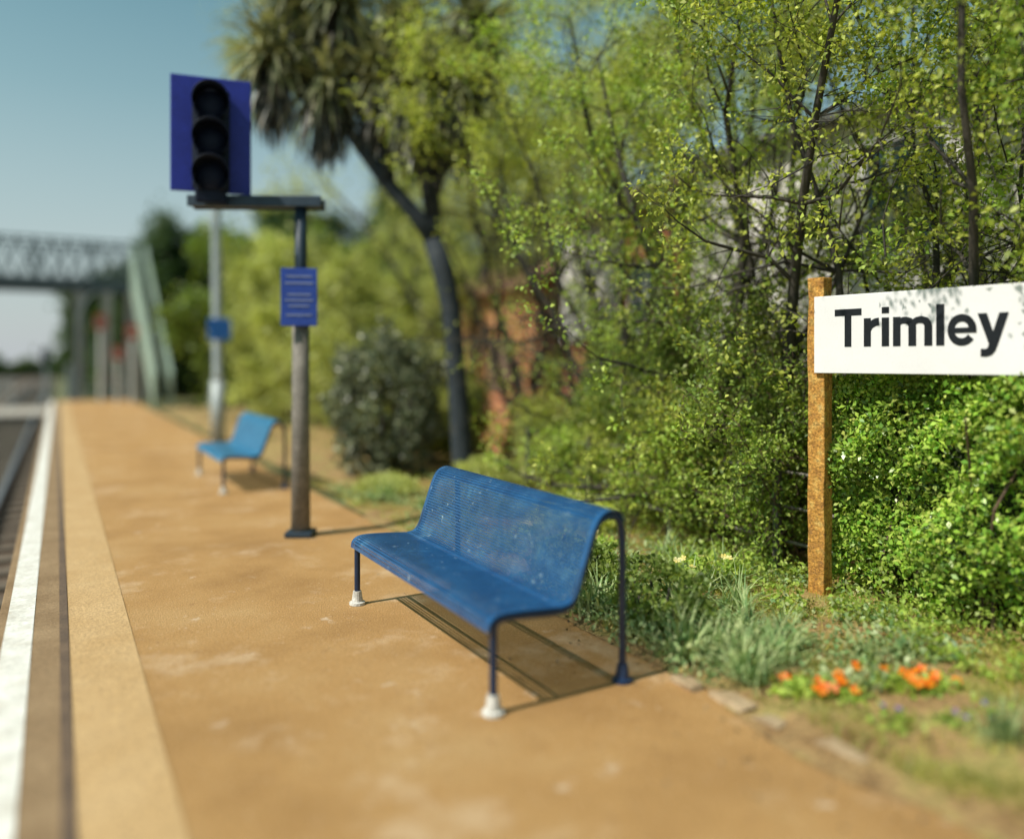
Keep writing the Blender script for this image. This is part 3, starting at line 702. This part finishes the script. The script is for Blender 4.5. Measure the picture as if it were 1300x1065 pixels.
e,ro=house((8.0,-1.0,0),5,9.6,4.4,5.0,'render','slate','cream rendered cottage with white casement windows behind the trees','rendered_cottage')
window(e,0,5.75,6.8,2.75,4.05,3,3); window(e,0,2.9,4.1,2.75,4.05,3,3); window(e,0,5.75,7.1,.8,2.0,3,2); window(e,0,2.9,4.1,.8,2.0,3,2)
e,ro=house((7.85,8.75,0),4,3.0,4.0,4.9,'brick','roof','red brick house with a cream rendered bay behind the trees','brick_house')
B().box(-.06,-.002,1.35,2.95,1.9,3.98).obj('rendered_panel',M['render'],e)
window(e,0,.3,1.1,2.0,3.1,2,2)
e,ro=house((7.6,12.2,0),3,3.6,3.0,3.7,'orangebrick','roof','small orange brick outhouse with a tiled roof','brick_outhouse','outhouse')
B().box(-.04,-.002,1.0,1.9,0,2.0).obj('door',M['fencebrown'],e)
o=B().box(6.25,6.47,-1,12,-.1,.95).box(6.22,6.50,-1,12,.951,1.02).obj('garden_wall',M['brick']); tag(o,'low red brick garden wall behind the fence','wall')
e=empty('board_fence',(4.3,27,0),'weathered brown board fence beside the footbridge steps','fence')
b=B()
for k in range(40): b.box(k*.16,k*.16+.15,0,.02,0,2.1+.03*math.sin(k*3))
b.obj('board',M['fencebrown'],e)
for k in range(4): B().box(k*2.1-.06,k*2.1+.06,-.12,-.001,0,2.2).obj('post',M['bridgepillar'],e)

# ------------------------------------------------------------------ footbridge
def bridge():
    e=empty('footbridge',(2.5,38.5,-.95),'dark lattice-sided railway footbridge on pale legs with green steps','footbridge')
    zb=4.55+.95; zt=6.7+.95
    X0,X1=-16,.9
    b=B().box(X0,X1,-.9,.9,zb,zb+.45); b.obj('deck',M['greendark'],e)
    for y in (-.93,.93):
        r=B().box(X0,X1,y-.05,y+.05,zt-.10,zt); r.box(X0,X1,y-.03,y+.03,zb+.455,zb+.52)
        for k in range(9): x=X0+(X1-X0)*k/8; r.box(x-.05,x+.05,y-.045,y+.045,zb+.53,zt-.105)
        n=28
        for k in range(n):
            xa=X0+(X1-X0)*k/n; xb=X0+(X1-X0)*(k+1)/n
            r.bar((xa,y-.02,zb+.53),(xb,y-.02,zt-.11),.03,.08); r.bar((xb,y+.02,zb+.53),(xa,y+.02,zt-.11),.03,.08)
        r.obj('parapet',M['greypaint'],e)
    for x in (-1.7,-.65,.25,.95):
        for y in (-.8,.8):
            B().box(x-.16,x+.16,y-.16,y+.16,0,zb-.003).obj('leg',M['bridgepillar'],e)
    br=B()
    for (xa,xb) in ((-1.7,-.65),(.25,.95)):
        br.bar((xa,-.8,1.5),(xb,-.8,4),.06,.12); br.bar((xb,-.84,1.5),(xa,-.84,4),.06,.12)
    pts=[(-1.7+.7*(1-math.cos(a)),-1.02,zb-1.5+1.45*math.sin(a)) for a in [i*math.pi/2/6 for i in range(7)]]
    br.tube([(-1.7,-1.02,1.5)]+pts,.06,6)
    br.obj('brace',M['greypaint'],e)
    ya,yb=-.95,-10.2; za,zg=zb+.4,1.0
    for x in (.28,.78):
        s=B()
        s.add([(x-.05,ya,za-.35),(x-.05,yb,zg-.1),(x-.05,yb,zg+1.1),(x-.05,ya,za+1.7),(x+.05,ya,za-.35),(x+.05,yb,zg-.1),(x+.05,yb,zg+1.1),(x+.05,ya,za+1.7)],[(0,1,2,3),(7,6,5,4),(0,4,5,1),(1,5,6,2),(2,6,7,3),(3,7,4,0)])
        s.obj('stair_side',M['greenpaint'],e)
    t=B(); n=26
    for k in range(n):
        u=(k+.5)/n; y=ya+(yb-ya)*u; z=za+(zg-za)*u; t.box(.332,.728,y-.17,y+.17,z-.05,z)
    t.obj('step',M['greenpaint'],e)
    B().box(.2,.4,-5.1,-4.9,.9,3.2).box(.65,.85,-5.1,-4.9,.9,3.2).obj('stair_support',M['bridgepillar'],e)
bridge()
def gate(x,y,w,lab):
    e=empty('crossing_gate',(x,y,-.73),lab,'gate','level crossing gates')
    b=B()
    for z in (.35,.7,1.05,1.4): b.box(0,w,-.04,.04,z,z+.09)
    for k in range(5): b.box(k*w/4-.04,k*w/4+.04,-.05,.05,.1,1.55)
    b.obj('gate_frame',M['white'],e)
    B().tube([(w/2,-.06,1.5),(w/2,-.09,1.5)],.36,20).obj('disc',M['red'],e)
    B().box(-.25,-.05,-.1,.1,0,2.2).obj('post',M['white'],e,bevel=.01)
gate(.6,39.9,2.6,'white timber level crossing gate with a red disc')
gate(-7,47.5,5,'white timber level crossing gate across the tracks')
def warn(x,y,z,lab,w=.2,h=.3):
    e=empty('warning_sign',(x,y,0 if y<36 else -.9),lab,'sign','red warning signs by the footbridge')
    B().tube([(0,0,0),(0,0,z)],.07,8).obj('post',M['white'],e)
    B().box(-w,w,-.13,-.095,z-h,z+h).obj('plate',M['red'],e,bevel=.01)
    B().box(-w*.6,w*.6,-.136,-.1305,z-.04,z+.04).obj('marking',M['white'],e)
warn(1.45,34.5,3.1,'red warning sign on a pale post beneath the footbridge')
warn(2.0,33.5,1.9,'red warning sign on a pale post by the steps',.2,.25)
warn(2.45,33.0,2.7,'red warning sign on a pale post under the steps',.22,.28)
def mast(x,y,h):
    e=empty('signal_mast',(x,y,-.9),'thin grey mast beyond the level crossing','mast')
    B().tube([(0,0,0),(0,0,h)],.09,8).obj('post',M['galv'],e); B().box(-.25,.25,-.1,.1,h-1.1,h-.1).obj('lamp_housing',M['black'],e,bevel=.03)
mast(-.6,56,3.4)
rng=np.random.default_rng(9); n=15000
x=rng.uniform(-70,5,n); x=np.where(rng.random(n)<.25,rng.uniform(-7,4,n),x)
hh=3.2+1.3*np.sin(x*.35)+.8*np.sin(x*1.1)
P=np.stack([x,rng.uniform(150,156,n),-1+hh*rng.random(n)**.6],1)
x2=rng.uniform(-40,-11,5000); P2=np.stack([x2,rng.uniform(70,110,5000),-1+rng.random(5000)**.7*(2.4+np.sin(x2))],1)
o=quads_mesh('distant_trees',leaf_quads(np.concatenate([P,P2]),1.1,rng),M['leafDark']); o['kind']='stuff'

# ------------------------------------------------------------------ world, sun, camera
D=Vector((.80,-.0,-1)).normalized()
el=math.asin(-D.z); az=math.atan2(-D.x,-D.y)
w=bpy.data.worlds.new('World'); S.world=w; w.use_nodes=True; nt=w.node_tree
bg=nt.nodes['Background']; sky=nt.nodes.new('ShaderNodeTexSky'); sky.sky_type='NISHITA'; sky.sun_disc=False
sky.sun_elevation=el; sky.sun_rotation=az; sky.air_density=1.0; sky.dust_density=1.0; sky.ozone_density=1.0
tc=nt.nodes.new('ShaderNodeTexCoord'); sp=nt.nodes.new('ShaderNodeSeparateXYZ'); nt.links.new(tc.outputs['Generated'],sp.inputs[0])
k=ramp(nt,sp.outputs[2],[(0,(.92,)*3),(.14,(.66,)*3),(.30,(.22,)*3),(.44,(.0,)*3)])
sk=mix(nt,sky.outputs[0],(.74,1.03,.76),1.0,'MULTIPLY')
nt.links.new(mix(nt,sk,(3.8,4.0,4.3),k),bg.inputs[0]); bg.inputs[1].default_value=.138
l=bpy.data.lights.new('sun','SUN'); l.energy=5.0; l.angle=math.radians(.5); l.color=(1,.94,.82)
lo=bpy.data.objects.new('sun',l); COL.objects.link(lo); lo.rotation_euler=D.to_track_quat('-Z','Y').to_euler()
c=bpy.data.cameras.new('camera'); co=bpy.data.objects.new('camera',c); COL.objects.link(co); S.camera=co
co.location=(0,0,1.55); co.rotation_euler=(math.radians(90),0,-math.atan(.577))
c.sensor_width=36; c.sensor_fit='HORIZONTAL'; c.lens=27.69; c.shift_y=-.0558; c.clip_end=2000; c.clip_start=.05
c.dof.use_dof=True; c.dof.focus_distance=5.0; c.dof.aperture_fstop=.25
S.view_settings.view_transform='Standard'; S.view_settings.look='None'; S.view_settings.exposure=0
